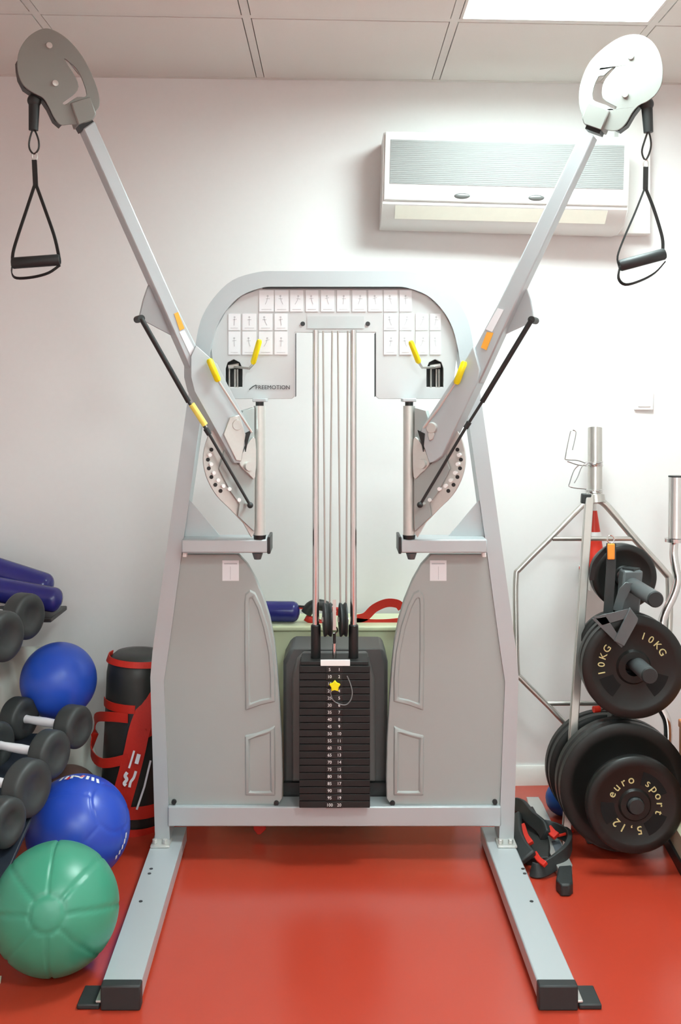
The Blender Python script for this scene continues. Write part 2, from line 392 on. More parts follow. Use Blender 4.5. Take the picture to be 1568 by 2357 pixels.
# weight stack
YS = 3.09; sx0, sx1 = P(689, 0, YS).x, P(852, 0, YS).x; zt, zb = P(0, 1533, YS).z, P(0, 1861, YS).z
N = 20; dz = (zt-zb)/N
for i in range(N):
    z1 = zt-i*dz; m = MB().use(stackm).box(sx0, sx1, YS, YS+.11, z1-dz+.0018, z1)
    m.use(blackp).box(P(750, 0, YS).x, P(789, 0, YS).x, YS-.001, YS+.01, z1-dz+.0012, z1-.0004)
    wp = m.build('weight_plate', mc, bevel=.0012)
    m = MB().use(white); zc = z1-dz/2
    m.text(str(5*(i+1)), .0125, TX(Vector((P(759, 0, YS).x, YS-.0016, zc))), .0003)
    if i != 2: m.text(str(i+1), .0125, TX(Vector((P(781, 0, YS).x, YS-.0016, zc))), .0003)
    m.build('number', wp, smooth=False)
    if i:
        MB().use(blackp).lathe([(0, 0), (.0035, 0), (.0035, .003), (0, .003)], Vector((P(770, 0, YS).x, YS-.0018, zc)), (0, 1, 0), 12).build('pin_hole', wp)
tp = MB().use(stackm).box(sx0+.004, sx1-.004, YS+.005, YS+.105, zt+.0005, zt+.012).build('top_plate', mc, bevel=.002)
m = MB().use(white); a, b = P(738, 1519, YS-.002), P(806, 1533, YS-.002); m.box(a.x, b.x, YS-.002, YS+.003, b.z, a.z); m.build('label', tp, bevel=.001)
for x0 in (727, 814):
    c = P(x0, 1500, 3.13)
    gr = MB().use(chrome).tube([Vector((c.x, 3.14, .17)), Vector((c.x, 3.14, P(0, 760, 3.14).z))], .0098, 20).build('guide_rod', mc)
    MB().use(blackp).lathe([(0, 0), (.0135, 0), (.0145, .004), (.0145, .1), (.012, .103), (0, .103)], (c.x, 3.14, zt+.008), (0, 0, 1), 24).build('sleeve', gr)
cb = P(770, 1500, 3.13)
MB().use(chrome).tube([Vector((cb.x, 3.14, zt+.01)), Vector((cb.x, 3.14, zt+.055))], .006, 12).use(blackp).tube([Vector((cb.x, 3.14, zt+.055)), Vector((cb.x, 3.14, zt+.085))], .0042, 12).use(chrome).tube([Vector((cb.x+.009*math.cos(t), 3.14, zt+.094+.01*math.sin(t))) for t in [k*math.pi/8 for k in range(16)]], .002, 8, True).build('stack_hook', mc)
for cx_, w_ in ((754, .026), (790, .024)):
    c = P(cx_, 1426, 3.14)
    m = MB().use(rubber).lathe([(0, -w_/2), (.034, -w_/2), (.05, -w_/2+.002), (.05, -w_/2+.006), (.044, 0), (.05, w_/2-.006), (.05, w_/2-.002), (.034, w_/2), (0, w_/2)], c, (1, .1, 0), 32)
    pl = m.build('pulley', mc)
    MB().use(zinc).lathe([(0, -w_/2-.004), (.008, -w_/2-.004), (.008, w_/2+.004), (0, w_/2+.004)], c, (1, .1, 0), 6).build('axle_bolt', pl)
for (x0, x1) in ((744, 749), (765, 759), (778, 784), (801, 797)):
    MB().use(steel).tube([P(x0, 762, 3.14), P(x1, 1410, 3.14)], .0028, 8).build('cable', mc)
m = MB().use(zinc); m.ribbon([P(770, 1380, 3.1), P(770, 1450, 3.1)], (1, 0, 0), .010, .003); m.build('pulley_bracket', mc)
# selector pin: star knob with looped lanyard
c = Vector((P(771, 0, YS).x, YS-.004, zt-2.6*dz))
m = MB().use(yellow); st = [(math.cos(math.pi/2+k*math.pi/5)*(.018 if k % 2 == 0 else .0115), math.sin(math.pi/2+k*math.pi/5)*(.018 if k % 2 == 0 else .0115)) for k in range(10)]
m.prism([c+Vector((x, -.016, z)) for x, z in st], [c+Vector((x*.9, -.002, z*.9)) for x, z in st]); sp = m.build('selector_pin', mc, bevel=.002)
m = MB().use(mat('lanyard_grey', (120, 122, 122), .4))
m.tube(catmull([(P(x, y, YS-.006)) for x, y in ((760, 1590), (766, 1610), (780, 1620), (797, 1622), (808, 1610), (811, 1592), (806, 1572), (799, 1556))], 5, False), .0016, 8); m.build('lanyard', sp)
# rear cover behind the stack
m = MB().use(dgray); flatpoly(m, [(652, 1850), (652, 1524), (668, 1494), (884, 1494), (893, 1524), (893, 1850)], 3.245, 3.42)
rc = m.build('stack_cover', mc, bevel=.012)
m = MB().use(mat('cover_side', (108, 108, 106), .4)); flatpoly(m, [(672, 1800), (672, 1560), (684, 1515), (700, 1500), (845, 1500), (850, 1515), (862, 1560), (866, 1800)], 3.232, 3.245); m.build('cover_panel', rc, bevel=.006)
m = MB().use(blackp); flatpoly(m, [(652, 1852), (652, 1802), (893, 1802), (893, 1852)], 3.226, 3.244); m.build('cover_foot', rc)

# arms: each lies in a vertical plane turned forward about its pivot post
TH = math.radians(25); X0P, Y0P = 172/785.5, 3.10
def arm(s, D):
    sn, cs = math.sin(TH), math.cos(TH); X0 = s*X0P; n = Vector((-s*sn, -cs, 0))
    def A(px, py, off=0.0):
        k = (px-CX)/F; Xo, Yo = X0+n.x*off, Y0P+n.y*off
        u = (k*Yo-Xo)/(s*cs+k*sn); Y = Yo-u*sn
        return Vector((Xo+s*u*cs, Y, H-(py-CY)*Y/F))
    def ap(m, pts, o0, o1, holes=()):
        g = lambda L: ([A(x, y, o0) for x, y in L], [A(x, y, o0)-n*(o0-o1) for x, y in L])
        a, b = g(pts); m.prism(a, b, [g(h) for h in holes]); return m
    # pivot post with sector plate
    zt_, zb_ = A(598, 930).z, A(598, 1228).z
    m = MB().use(zinc).tube([Vector((X0, Y0P, P(0, 1232, Y0P).z)), Vector((X0, Y0P, P(0, 934, Y0P).z))], .0175, 28)
    po = m.build('pivot_post', mc)
    MB().use(blackp).tube([Vector((X0, Y0P, P(0, 934, Y0P).z)), Vector((X0, Y0P, P(0, 925, Y0P).z))], .012, 20).build('top_cap', po)
    MB().use(silver).box(X0-.02, X0+.02, Y0P-.018, 3.168, P(0, 925, Y0P).z, P(0, 917, Y0P).z).build('top_lug', po, bevel=.002)
    MB().use(blackp).lathe([(0, 0), (.019, 0), (.017, -.012), (0, -.012)], (X0, Y0P, P(0, 1231, Y0P).z), (0, 0, 1), 20).build('bottom_collar', po)
    sec = D['sector']; ap(m := MB().use(zinc), catmull(sec, 3), .004, -.004); sp_ = m.build('sector_plate', po, bevel=.001)
    for q in D['holes']: MB().use(blackp).lathe([(0, 0), (.0058, 0), (.0058, .003), (0, .003)], A(*q, .0055), -n, 14).build('pin_hole', po)
    for q in D['pegs']: MB().use(white).lathe([(0, .012), (.0055, .012), (.006, 0), (0, 0)], A(*q, .005), n, 12).build('stop_peg', po)
    ap(m := MB().use(gunm if False else silver2), D['web'], .014, .006); m.build('web_plate', po, bevel=.001)
    ap(m := MB().use(silver2), D['cheek'], .012, -.012); m.build('upper_cheek', po, bevel=.001)
    ap(m := MB().use(zinc), catmull(D['lug'], 3), .026, .012); m.build('hinge_lug', po, bevel=.001)
    m = MB().use(zinc); m.lathe([(0, .012), (.013, .012), (.014, .002), (.014, -.04), (0, -.04)], A(*D['hinge'], .03), n, 24); m.build('hinge_bolt', po)
    # arm tube
    ap(m := MB().use(silver), D['tube'], .025, -.025); tb = m.build('arm', mc, bevel=.004)
    ap(m := MB().use(silver), D['house'], .034, -.034); m.build('arm_housing', tb, bevel=.003)
    m = MB().use(zinc); c = A(*D['roller'], .036)
    m.lathe([(0, .006), (.014, .006), (.017, 0), (.017, -.01), (0, -.01)], c, n, 24); m.build('roller_bolt', tb)
    ap(m := MB().use(blackp), D['gap'], .036, .03); m.build('housing_slot', tb)
    ap(m := MB().use(zinc), D['cover'], .040, .034); m.build('cover_flap', tb, bevel=.002)
    ap(m := MB().use(cardm), D['wlabel'], .0262, .025); m.build('white_label', tb)
    ap(m := MB().use(orange), D['olabel'], .0266, .025); m.build('warning_sticker', tb)['label'] = 'orange warning sticker'
    ap(m := MB().use(silver), D['gusset'], -.01, -.02); m.build('strut_gusset', tb, bevel=.002)
    # head: two plates with the pulley between
    hp = catmull(D['head'], 4)
    ap(m := MB().use(headm), hp, .024, .018, [catmull(D['slot'], 2)]); m.build('head_plate', tb, bevel=.001)
    ap(m := MB().use(headm), hp, -.018, -.024, [catmull(D['slot'], 2)]); m.build('head_plate', tb, bevel=.001)
    for (q, r) in D['pulleys']: MB().use(blackp).lathe([(0, -.015), (r, -.015), (r, -.008), (r*.88, 0), (r, .008), (r, .015), (0, .015)], A(*q), n, 36).build('head_pulley', tb)
    ap(m := MB().use(blackp), D['guard'], .016, -.016); m.build('rope_guard', tb)
    for q in D['bolts']: MB().use(zinc).lathe([(0, .006), (.008, .005), (.009, 0), (0, 0)], A(*q, .024), n, 12).build('head_bolt', tb)
    ap(m := MB().use(headm), D['collar'], .032, -.032); m.build('head_collar', tb, bevel=.003)
    ap(m := MB().use(blackp), D['joint'], .022, -.022); m.build('joint_ring', tb)
    # gas strut
    o = .05
    a, b, c_, d, e = [A(*q, o) for q in D['strut']]
    gs = MB().use(blackp).tube([a, b], .0072, 16).build('gas_strut', mc)
    MB().use(rubber).tube([b, c_, d], .0042, 10).ball(d, .009, 16).tube([c_-(c_-b).normalized()*.02, c_], .0075, 10).build('piston_rod', gs)
    MB().use(rubber).tube([a-n*.045, a+n*.004], .010, 14).build('strut_eye', gs)
    MB().use(zinc).tube([d-n*.05, d+n*.004], .005, 10).build('strut_pin', gs)
    if D.get('ysticker'): MB().use(yellowst).tube([A(*q, o) for q in D['ysticker']], .0088, 16).build('yellow_sleeve', gs)
    # release lever with yellow grip along the arm
    q = [A(x, y, .05) for x, y in D['lever']]
    lv = MB().use(zinc).tube(q, .0035, 8).build('release_lever', mc)
    q = [A(x, y, .05) for x, y in D['lgrip']]
    MB().use(yellow).tube([q[0], q[0].lerp(q[1], .08), q[0].lerp(q[1], .92), q[1]], [.006, .0095, .0095, .006], 14).build('lever_grip', lv)
    # swivel crank in the panel slot
    q = [P(x, y, yy) for x, y, yy in D['crank']]
    ck = MB().use(steel).tube(q, .0038, 10).build('swivel_crank', mc)
    q = [P(x, y, yy) for x, y, yy in D['cgrip']]
    MB().use(yellow).tube([q[0], q[0].lerp(q[1], .08), q[0].lerp(q[1], .92), q[1]], [.005, .0085, .0085, .006], 14).build('crank_grip', ck)
    m = MB().use(zinc)
    cx_ = 538 if s < 0 else 1002
    for dx in (-10, 3, 9): m.tube([P(cx_+dx, 893, 3.19), P(cx_+dx, 850, 3.19)], .003, 8)
    m.tube([P(cx_-12, 845, 3.175), P(cx_+12, 841, 3.175)], .007, 10)
    m.build('swivel_latch', ck)
    return A, n
def fl(L): return [(1540-x, y) for x, y in L]
DL = dict(
    sector=[(586, 1226), (560, 1203), (530, 1172), (500, 1142), (480, 1108), (470, 1075), (469, 1045), (477, 1012), (492, 988), (530, 985), (586, 1000)],
    holes=[(487, 1035), (479, 1058), (481, 1078), (487, 1098), (496, 1116), (508, 1130)],
    pegs=[(481, 1047), (484, 1068), (490, 1088), (500, 1105), (512, 1118), (526, 1125), (548, 1150)],
    web=[(586, 1100), (548, 1068), (520, 1030), (505, 1080), (530, 1130), (552, 1160), (548, 1188), (586, 1224)],
    cheek=[(586, 938), (560, 945), (548, 985), (565, 1040), (586, 1080)],
    lug=[(588, 1010), (570, 1022), (552, 1058), (556, 1075), (572, 1090), (588, 1098)], hinge=(572, 1073),
    tube=[(191, 296), (218, 278), (405, 700), (452, 795), (500, 890), (470, 920), (372, 700)],
    house=[(452, 795), (500, 838), (578, 990), (576, 1006), (562, 1030), (552, 1066), (540, 1066), (448, 900), (440, 868), (440, 820)],
    roller=(545, 978), gap=[(579, 990), (562, 998), (566, 1040), (570, 1020)],
    cover=[(515, 1000), (530, 960), (552, 955), (566, 1000), (556, 1062), (544, 1060)],
    wlabel=[(413, 764), (425, 760), (462, 830), (448, 838)], olabel=[(401, 722), (410, 718), (425, 756), (414, 761)],
    gusset=[(342, 655), (330, 690), (320, 732), (396, 772), (420, 760), (380, 680)],
    head=[(40, 150), (45, 115), (66, 84), (98, 66), (125, 70), (158, 92), (190, 130), (213, 175), (227, 215), (229, 243), (218, 260), (214, 275), (190, 284), (160, 286), (140, 287), (126, 272), (113, 246), (100, 226), (80, 215), (58, 200), (45, 178)],
    slot=[(148, 135), (160, 143), (178, 160), (192, 188), (200, 217), (192, 223), (178, 223), (162, 233), (149, 241), (145, 236), (160, 225), (174, 214), (181, 199), (174, 177), (160, 155)],
    pulleys=[((113, 112), .036), ((108, 178), .050)],
    guard=[(39, 140), (40, 158), (44, 180), (56, 203), (78, 218), (98, 229), (111, 248), (125, 277), (140, 290), (150, 280), (128, 235), (100, 200), (64, 160), (50, 138)],
    bolts=[(113, 105), (127, 192)], collar=[(163, 236), (208, 222), (222, 262), (216, 273), (180, 287)],
    joint=[(181, 288), (212, 275), (218, 283), (188, 300)],
    strut=[(325, 733), (434, 925), (482, 1000), (576, 1163), (576, 1163)],
    ysticker=[(441, 930), (472, 978)],
    lever=[(500, 872), (540, 935), (580, 995)], lgrip=[(481, 826), (503, 878)],
    crank=[(540, 845, 3.17), (556, 846, 3.14), (574, 848, 3.12), (583, 838, 3.11)], cgrip=[(582, 838, 3.11), (598, 782, 3.09)])
DR = dict(DL)
for k in ('sector', 'holes', 'pegs', 'web', 'cheek', 'lug', 'cover', 'gap'): DR[k] = fl(DL[k])
DR['cover'] = fl([(540, 1000), (544, 985), (552, 985), (556, 1000), (552, 1015), (544, 1012)])
DR['hinge'] = (972, 1068)
DR['roller'] = (994, 985)
DR.update(
    tube=[(1340, 300), (1368, 312), (1187, 700), (1105, 880), (1060, 900), (1050, 880), (1146, 700)],
    house=[(1090, 795), (1105, 850), (1100, 880), (1018, 1050), (1002, 1062), (988, 1066), (966, 1000), (970, 985), (1045, 870)],
    wlabel=[(1146, 709), (1160, 713), (1133, 764), (1118, 758)], olabel=[(1121, 764), (1136, 766), (1120, 806), (1107, 800)],
    gusset=[(1211, 660), (1222, 690), (1230, 738), (1158, 772), (1130, 760), (1170, 680)],
    head=[(1334, 245), (1333, 212), (1341, 178), (1358, 143), (1388, 112), (1428, 86), (1465, 79), (1495, 90), (1515, 115), (1525, 150), (1524, 188), (1512, 214), (1492, 232), (1470, 243), (1455, 260), (1440, 285), (1420, 300), (1392, 298), (1362, 290), (1342, 278), (1340, 265)],
    slot=[(1418, 154), (1408, 158), (1390, 174), (1378, 176), (1366, 205), (1365, 228), (1378, 236), (1396, 242), (1414, 252), (1420, 246), (1404, 238), (1388, 226), (1386, 204), (1394, 182)],
    pulleys=[((1452, 128), .036), ((1450, 182), .050)],
    guard=[(1498, 222), (1471, 245), (1458, 262), (1443, 288), (1424, 302), (1412, 296), (1440, 240), (1480, 215)],
    bolts=[(1453, 130), (1440, 218)], collar=[(1352, 234), (1404, 254), (1386, 299), (1343, 284), (1340, 270)],
    joint=[(1351, 286), (1384, 298), (1380, 308), (1347, 296)],
    strut=[(1224, 736), (1110, 925), (1072, 985), (967, 1162), (967, 1162)], ysticker=None,
    lever=[(1048, 882), (1010, 940), (975, 985)], lgrip=[(1070, 832), (1050, 884)],
    crank=[(1000, 845, 3.17), (986, 846, 3.14), (972, 846, 3.12), (964, 834, 3.11)], cgrip=[(965, 836, 3.11), (945, 785, 3.09)])
AL, nL = arm(-1, DL); AR, nR = arm(1, DR)

# ------------------------------------------------------------------ stirrup handles hanging from the arms
def stirrup(s, A, D, label):
    t = thing('stirrup_handle', A(*D['grip'][0]), label, 'handle')
    o = 0
    q = A(*D['ball'], o); Yh = q.y
    R = lambda x, y, dy=0: P(x, y, Yh+dy)
    cb = MB().use(rubber).ball(R(*D['ball']), .0185, 24, (1, 1, 1)).tube([R(*D['ball']), R(*D['tube1'])], [.015, .0125], 16).build('cable_stop', t)
    m = MB().use(mat('dark_clip', (60, 60, 58), .3, .7)); m.tube(catmull([R(*p) for p in D['clip']], 4), .0026, 8, True); m.build('snap_hook', t)
    m = MB().use(zinc); m.tube([R(D['ring'][0]+6*math.cos(k*math.pi/8), D['ring'][1]+9*math.sin(k*math.pi/8)) for k in range(16)], .002, 8, True); m.build('ring', t)
    st = MB().use(blkfab)
    st.ribbon([R(*D['neck'][0]), R(*D['neck'][1])], (1, 0, 0), .013, .004)
    st.ribbon(catmull([R(*p) for p in D['left']], 4, False), (1, -.3, 0), .0085 if s < 0 else .005, .003)
    st.ribbon(catmull([R(*p) for p in D['right']], 4, False), (1, -.3, 0), .0085, .003)
    st.ribbon(catmull([R(*p) for p in D['loop']], 4, False), (.2, -1, .6), .0085, .003)
    st.build('strap', t)
    a, b = R(*D['grip'][0]), R(*D['grip'][1])
    MB().use(rubber).tube([a, a.lerp(b, .03), a.lerp(b, .97), b], [.013, .0155, .0155, .013], 24).build('grip', t)
stirrup(-1, AL, dict(ball=(79, 232), tube1=(77, 300), clip=[(77, 298), (68, 322), (68, 342), (78, 354), (89, 342), (88, 320)], ring=(80, 361),
    neck=[(79, 368), (82, 428)], left=[(81, 422), (62, 480), (42, 540), (30, 582), (29, 612)], right=[(82, 422), (103, 480), (124, 540), (134, 582), (137, 606)],
    loop=[(29, 608), (27, 628), (38, 640), (75, 638), (112, 628), (138, 610)], grip=[(28, 606), (138, 598)]),
    'black stirrup handle with webbing strap hanging from the grey left pulley head')
stirrup(1, AR, dict(ball=(1489, 240), tube1=(1493, 305), clip=[(1493, 304), (1484, 325), (1478, 350), (1486, 368), (1496, 350), (1499, 328)], ring=(1487, 377),
    neck=[(1487, 384), (1486, 436)], left=[(1485, 432), (1462, 490), (1436, 550), (1422, 590), (1425, 612)], right=[(1486, 432), (1505, 480), (1520, 528), (1526, 555), (1526, 580)],
    loop=[(1428, 612), (1424, 640), (1440, 655), (1475, 646), (1508, 628), (1532, 602)], grip=[(1426, 612), (1531, 584)]),
    'black stirrup handle hanging beside the air conditioner from the right pulley head')

# ------------------------------------------------------------------ air conditioner and wall fittings
ROLL = math.radians(1.45)
acx0, acx1, acz1 = .172, .995, 2.276
ac = thing('air_conditioner', (acx0, YW(.58)-.2, 1.99), 'white wall mounted split air conditioner, high on the wall behind the right arm', 'air conditioner')
MA = Matrix.Translation((acx0, 0, acz1)) @ Matrix.Rotation(ROLL, 4, 'Y') @ Matrix.Translation((-acx0, 0, -acz1))
def acbox(m, x0, x1, y0, y1, z0, z1): return m.box(x0, x1, y0, y1, z0, z1, MA)
yw = YW(.58)
def acprof(m, prof, x0, x1): return m.prism([MA @ Vector((x0, y, z)) for y, z in prof], [MA @ Vector((x1, y, z)) for y, z in prof])
m = MB().use(acw); acprof(m, [(yw+.01, acz1+.002), (yw-.17, acz1+.002), (yw-.195, acz1-.01), (yw-.195, acz1-.245), (yw-.15, acz1-.29), (yw-.06, acz1-.31), (yw+.01, acz1-.305)], acx0-.006, acx1+.004); m.build('casing', ac, bevel=.004)
m = MB().use(acw); acprof(m, [(yw-.195, acz1), (yw-.205, acz1-.004), (yw-.205, acz1-.232), (yw-.195, acz1-.236)], acx0, acx1-.002); fp = m.build('front_panel', ac, bevel=.003)
m = MB().use(acg); acbox(m, acx0+.018, acx1-.018, yw-.2075, yw-.204, acz1-.178, acz1-.03)
m.use(mat('grille_line', (118, 118, 116), .3))
for k in range(22):
    z = acz1-.036-k*.0065; acbox(m, acx0+.02, acx1-.02, yw-.2082, yw-.207, z-.0012, z)
m.build('grille', fp)
for px in (.435, .685):
    c = MA @ Vector((px, yw-.2055, acz1-.214)); m = MB().use(mat('ac_sensor', (84, 84, 82), .3)); n0 = 0
    m.ball(c, .022, 20, (1.25, .2, .45)); m.build('sensor_window', fp)
m = MB().use(mat('louver', (222, 220, 206), .4)); acprof(m, [(yw-.192, acz1-.248), (yw-.158, acz1-.289), (yw-.153, acz1-.285), (yw-.186, acz1-.244)], acx0+.04, acx1-.065); m.build('louver', ac, bevel=.001)
m = MB().use(acw); x0, x1 = 1.0, 1.115; m.box(x0+.002, x1, YW(1.05)-.055, YW(1.05)+.003, 1.955, CH-.003)
struct(m, 'trim_2', bevel=.003)
c = P(1481, 921, YW(1.1)); t = thing('light_switch', (c.x, YW(1.1), c.z-.033), 'small square white wall switch plate beside the barbell sleeve', 'switch')
MB().use(white).box(c.x-.034, c.x+.034, YW(1.1)-.011, YW(1.1)+.002, c.z-.036, c.z+.036).build('plate', t, bevel=.004)
MB().use(white).box(c.x-.022, c.x+.022, YW(1.1)-.015, YW(1.1)-.010, c.z-.024, c.z+.024).build('rocker', t, bevel=.002)

# ------------------------------------------------------------------ weight tree and plates (right)
def postX(z): return .848+.083*z
tr = thing('weight_tree', (.865, 3.27, 0), 'grey steel weight tree holding the black iron plates, right of the machine', 'weight tree')
m = MB().use(gunm)
m.prism([Vector((postX(.03)+dx, 3.245, .03)) for dx in (-.03, .03)]+[Vector((postX(.845)+dx, 3.245, .845)) for dx in (.03, -.03)],
        [Vector((postX(.03)+dx, 3.30, .03)) for dx in (-.03, .03)]+[Vector((postX(.845)+dx, 3.30, .845)) for dx in (.03, -.03)])
m.build('post', tr, bevel=.006)
m = MB().use(gunm); m.box(.83, .90, 3.26, 3.46, 0, .018); m.box(.815, 1.04, 3.45, 3.50, 0, .018); m.box(.78, .96, 3.26, 3.31, 0, .018); m.build('base', tr, bevel=.004)
m = MB().use(rubber); m.tube([Vector((postX(.85), 3.272, .845)), Vector((postX(.85), 3.272, .85))], .028, 4); m.build('post_cap', tr)
for z in (.205, .585, .80):
    x = postX(z) if z < .7 else postX(z)+.002
    for sgn in (-1, 1):
        ln = {.205: .22, .585: .24, .80: .23}[z]
        y0 = 3.25 if sgn < 0 else 3.29
        dn = 0 if z < .7 else .0
        pg = MB().use(gunm).tube([Vector((x, y0, z)), Vector((x, y0+sgn*ln, z-dn))], .0235, 24).build('peg', tr)
        MB().use(rubber).tube([Vector((x, y0+sgn*ln, z)), Vector((x, y0+sgn*(ln+.006), z))], [.0238, .021], 24).build('peg_cap', pg)
# folded brace plates under the top peg
m = MB().use(gunm)
m.prism([P(x, y, 3.10) for x, y in ((1363, 1424), (1395, 1418), (1438, 1484), (1432, 1492))], [P(x, y, 3.10)+Vector((0, .006, 0)) for x, y in ((1363, 1424), (1395, 1418), (1438, 1484), (1432, 1492))])
m.prism([P(x, y, 3.095) for x, y in ((1451, 1398), (1470, 1424), (1468, 1432), (1437, 1488), (1414, 1476))], [P(x, y, 3.095)+Vector((0, .008, 0)) for x, y in ((1451, 1398), (1470, 1424), (1468, 1432), (1437, 1488), (1414, 1476))])
m.prism([P(x, y, 3.10) for x, y in ((1366, 1420), (1450, 1400), (1440, 1424), (1385, 1440))], [P(x, y, 3.245) for x, y in ((1370, 1424), (1452, 1404), (1442, 1424), (1388, 1440))])
m.build('brace', tr, bevel=.002)
m = MB().use(gunm); m.prism([P(x, y, 3.19) for x, y in ((1425, 1355), (1440, 1340), (1462, 1342), (1440, 1380), (1432, 1412), (1410, 1404))], [P(x, y, 3.24) for x, y in ((1425, 1355), (1440, 1340), (1462, 1342), (1440, 1380), (1432, 1412), (1410, 1404))])
m.build('brace', tr, bevel=.002)

def iron_plate(x, y, z, r, th, label, spoke=False, words=(), grp=None, lsz=.03, mtl=None):
    t = thing('weight_plate_disc', (x, y+th/2, z-r), label, 'weight plate', grp)
    h = .026
    prof = [(h, 0), (r*.30, 0), (r*.34, th*.22), (r*.72, th*.22), (r*.80, th*.02), (r*.84, 0), (r*.96, 0), (r, th*.15), (r, th*.85), (r*.96, th), (r*.84, th), (r*.78, th*.75), (r*.36, th*.75), (r*.3, th), (h, th), (h, 0)]
    MB().use(mtl or ironp).lathe(prof, (x, y, z), (0, 1, 0), 72).build('disc', t, ang=50)
    if spoke:
        for a0, a1 in spoke:
            m = MB().use(mat('slot_black', (6, 6, 6), .9)); ks = [a0+(a1-a0)*k/8 for k in range(9)]
            ou = [(math.cos(math.radians(a))*r*.70, math.sin(math.radians(a))*r*.70) for a in ks]; inn = [(math.cos(math.radians(a))*r*.42, math.sin(math.radians(a))*r*.42) for a in ks]
            pts = ou+inn[::-1]
            m.prism([Vector((x+a, y+th*.20, z+b)) for a, b in pts], [Vector((x+a, y+th*.23, z+b)) for a, b in pts])
            m.build('grip_slot', t)
    if words:
        for word, mid, step, rad in words:
            m = MB().use(lettr); n_ = len(word)
            for k, ch in enumerate(word):
                a = math.radians(mid-(k-(n_-1)/2)*step)
                p = Vector((x+math.cos(a)*r*rad, y+th*.19, z+math.sin(a)*r*rad))
                m.text(ch, lsz, TX(p, a-math.pi/2), .0015)
            m.build('lettering', t, smooth=False)
    return t
xb = .864
iron_plate(xb, 3.035, .205, .140, .032, 'small black iron plate lettered euro sport, front of the lowest peg', [(20, 50+25), (175, 215), (285+10, 340)], (('euro', 127, 19, .52), ('sport', 20, 19, .52), ('5,12', 252, 19, .52)), None, .034)
iron_plate(xb+.002, 3.150, .213, .193, .036, 'large black iron plate directly behind the small lettered one on the lowest peg')
iron_plate(xb, 3.192, .213, .193, .036, 'large black iron plate nearest the post on the lowest front peg')
iron_plate(xb-.008, 3.322, .200, .180, .034, 'black iron plate on the lowest rear peg, next to the post')
iron_plate(xb-.01, 3.360, .200, .180, .034, 'rearmost black iron plate on the lowest rear peg, nearest the wall')
iron_plate(postX(.585)-.012, 3.12, .580, .153, .034, 'black iron plate lettered 10KG in two places, front of the middle peg', [(200, 235), (305, 345)], (('10KG', 168, 15, .62), ('10KG', 50, 15, .62)), None, .030)
iron_plate(postX(.585)-.012, 3.165, .583, .150, .030, 'unlettered black iron plate behind the 10KG one on the middle peg')
iron_plate(postX(.585)-.006, 3.335, .583, .12, .03, 'medium black iron plate on the middle rear peg')
iron_plate(postX(.80), 3.330, .812, .102, .028, 'small black iron plate on the top rear peg')
iron_plate(postX(.80)-.0, 3.365, .812, .100, .028, 'small black iron plate on the top rear peg, nearest the wall', mtl=mat('grey_iron', (66, 68, 66), .4, .3))
# strap with orange tag on a carabiner
t = thing('hanging_strap', P(1405, 1410, 3.16), 'dark flat strap with an orange tag, hung from a carabiner by the tree post', 'strap')
m = MB().use(chrome); m.tube([P(1406+8*math.cos(k*math.pi/8), 1241+9*math.sin(k*math.pi/8), 3.17) for k in range(16)], .0022, 8, True); m.build('carabiner', t)
m = MB().use(rubber); m.ribbon(catmull([P(1407, 1250, 3.17), P(1407, 1300, 3.165), P(1404, 1350, 3.16), P(1400, 1412, 3.16)], 4, False), (1, 0, 0), .028, .006); m.build('webbing', t, bevel=.001)
m = MB().use(tagor); m.ribbon([P(1407, 1251, 3.155), P(1407, 1288, 3.155)], (1, 0, 0), .022, .006); m.build('tag', t, bevel=.003)
m = MB().use(rubber); m.ribbon(catmull([P(1404, 1256, 3.18), P(1385, 1275, 3.19), P(1368, 1300, 3.2), P(1362, 1335, 3.21)], 4, False), (1, 0, 0), .014, .005); m.build('loop', t)

# ------------------------------------------------------------------ bars leaning at the wall
def HX(px, py): 
    Y = (3.42+.2*H)/(1+.2*(py-CY)/F); return P(px, py, Y)
hb = thing('hex_bar', (.87, 3.45, 0), 'chrome hexagonal trap bar standing against the wall behind the weight tree', 'barbell')
pth = catmull([HX(*p) for p in ((1368, 1148), (1345, 1160), (1270, 1236), (1200, 1306), (1188, 1330), (1188, 1440), (1191, 1545), (1200, 1562), (1260, 1622), (1310, 1672), (1345, 1690))], 5, False)
pth2 = catmull([HX(*p) for p in ((1368, 1148), (1395, 1162), (1460, 1238), (1532, 1318), (1541, 1340), (1540, 1440), (1534, 1540), (1524, 1560), (1470, 1620), (1420, 1672), (1345, 1690))], 5, False)
m = MB().use(steel).tube(pth, .0095, 12).tube(pth2, .0125, 12); m.build('hexagon_tube', hb)
MB().use(steel).tube([HX(1370, 1155), HX(1370, 985)], .0245, 28).build('sleeve', hb)
a = HX(1345, 1690); b = Vector((a.x, 3.475, .002)); MB().use(steel).tube([a, b], .0245, 24).build('sleeve', hb)
MB().use(steel).tube([HX(1272, 1240), HX(1462, 1240)], .008, 12).build('cross_handle', hb)
MB().use(steel).tube([HX(1258, 1619), HX(1472, 1619)], .008, 12).build('cross_handle', hb)
MB().use(steel).tube([HX(1372, 1158), HX(1370, 1140)], .033, 24).build('collar', hb)
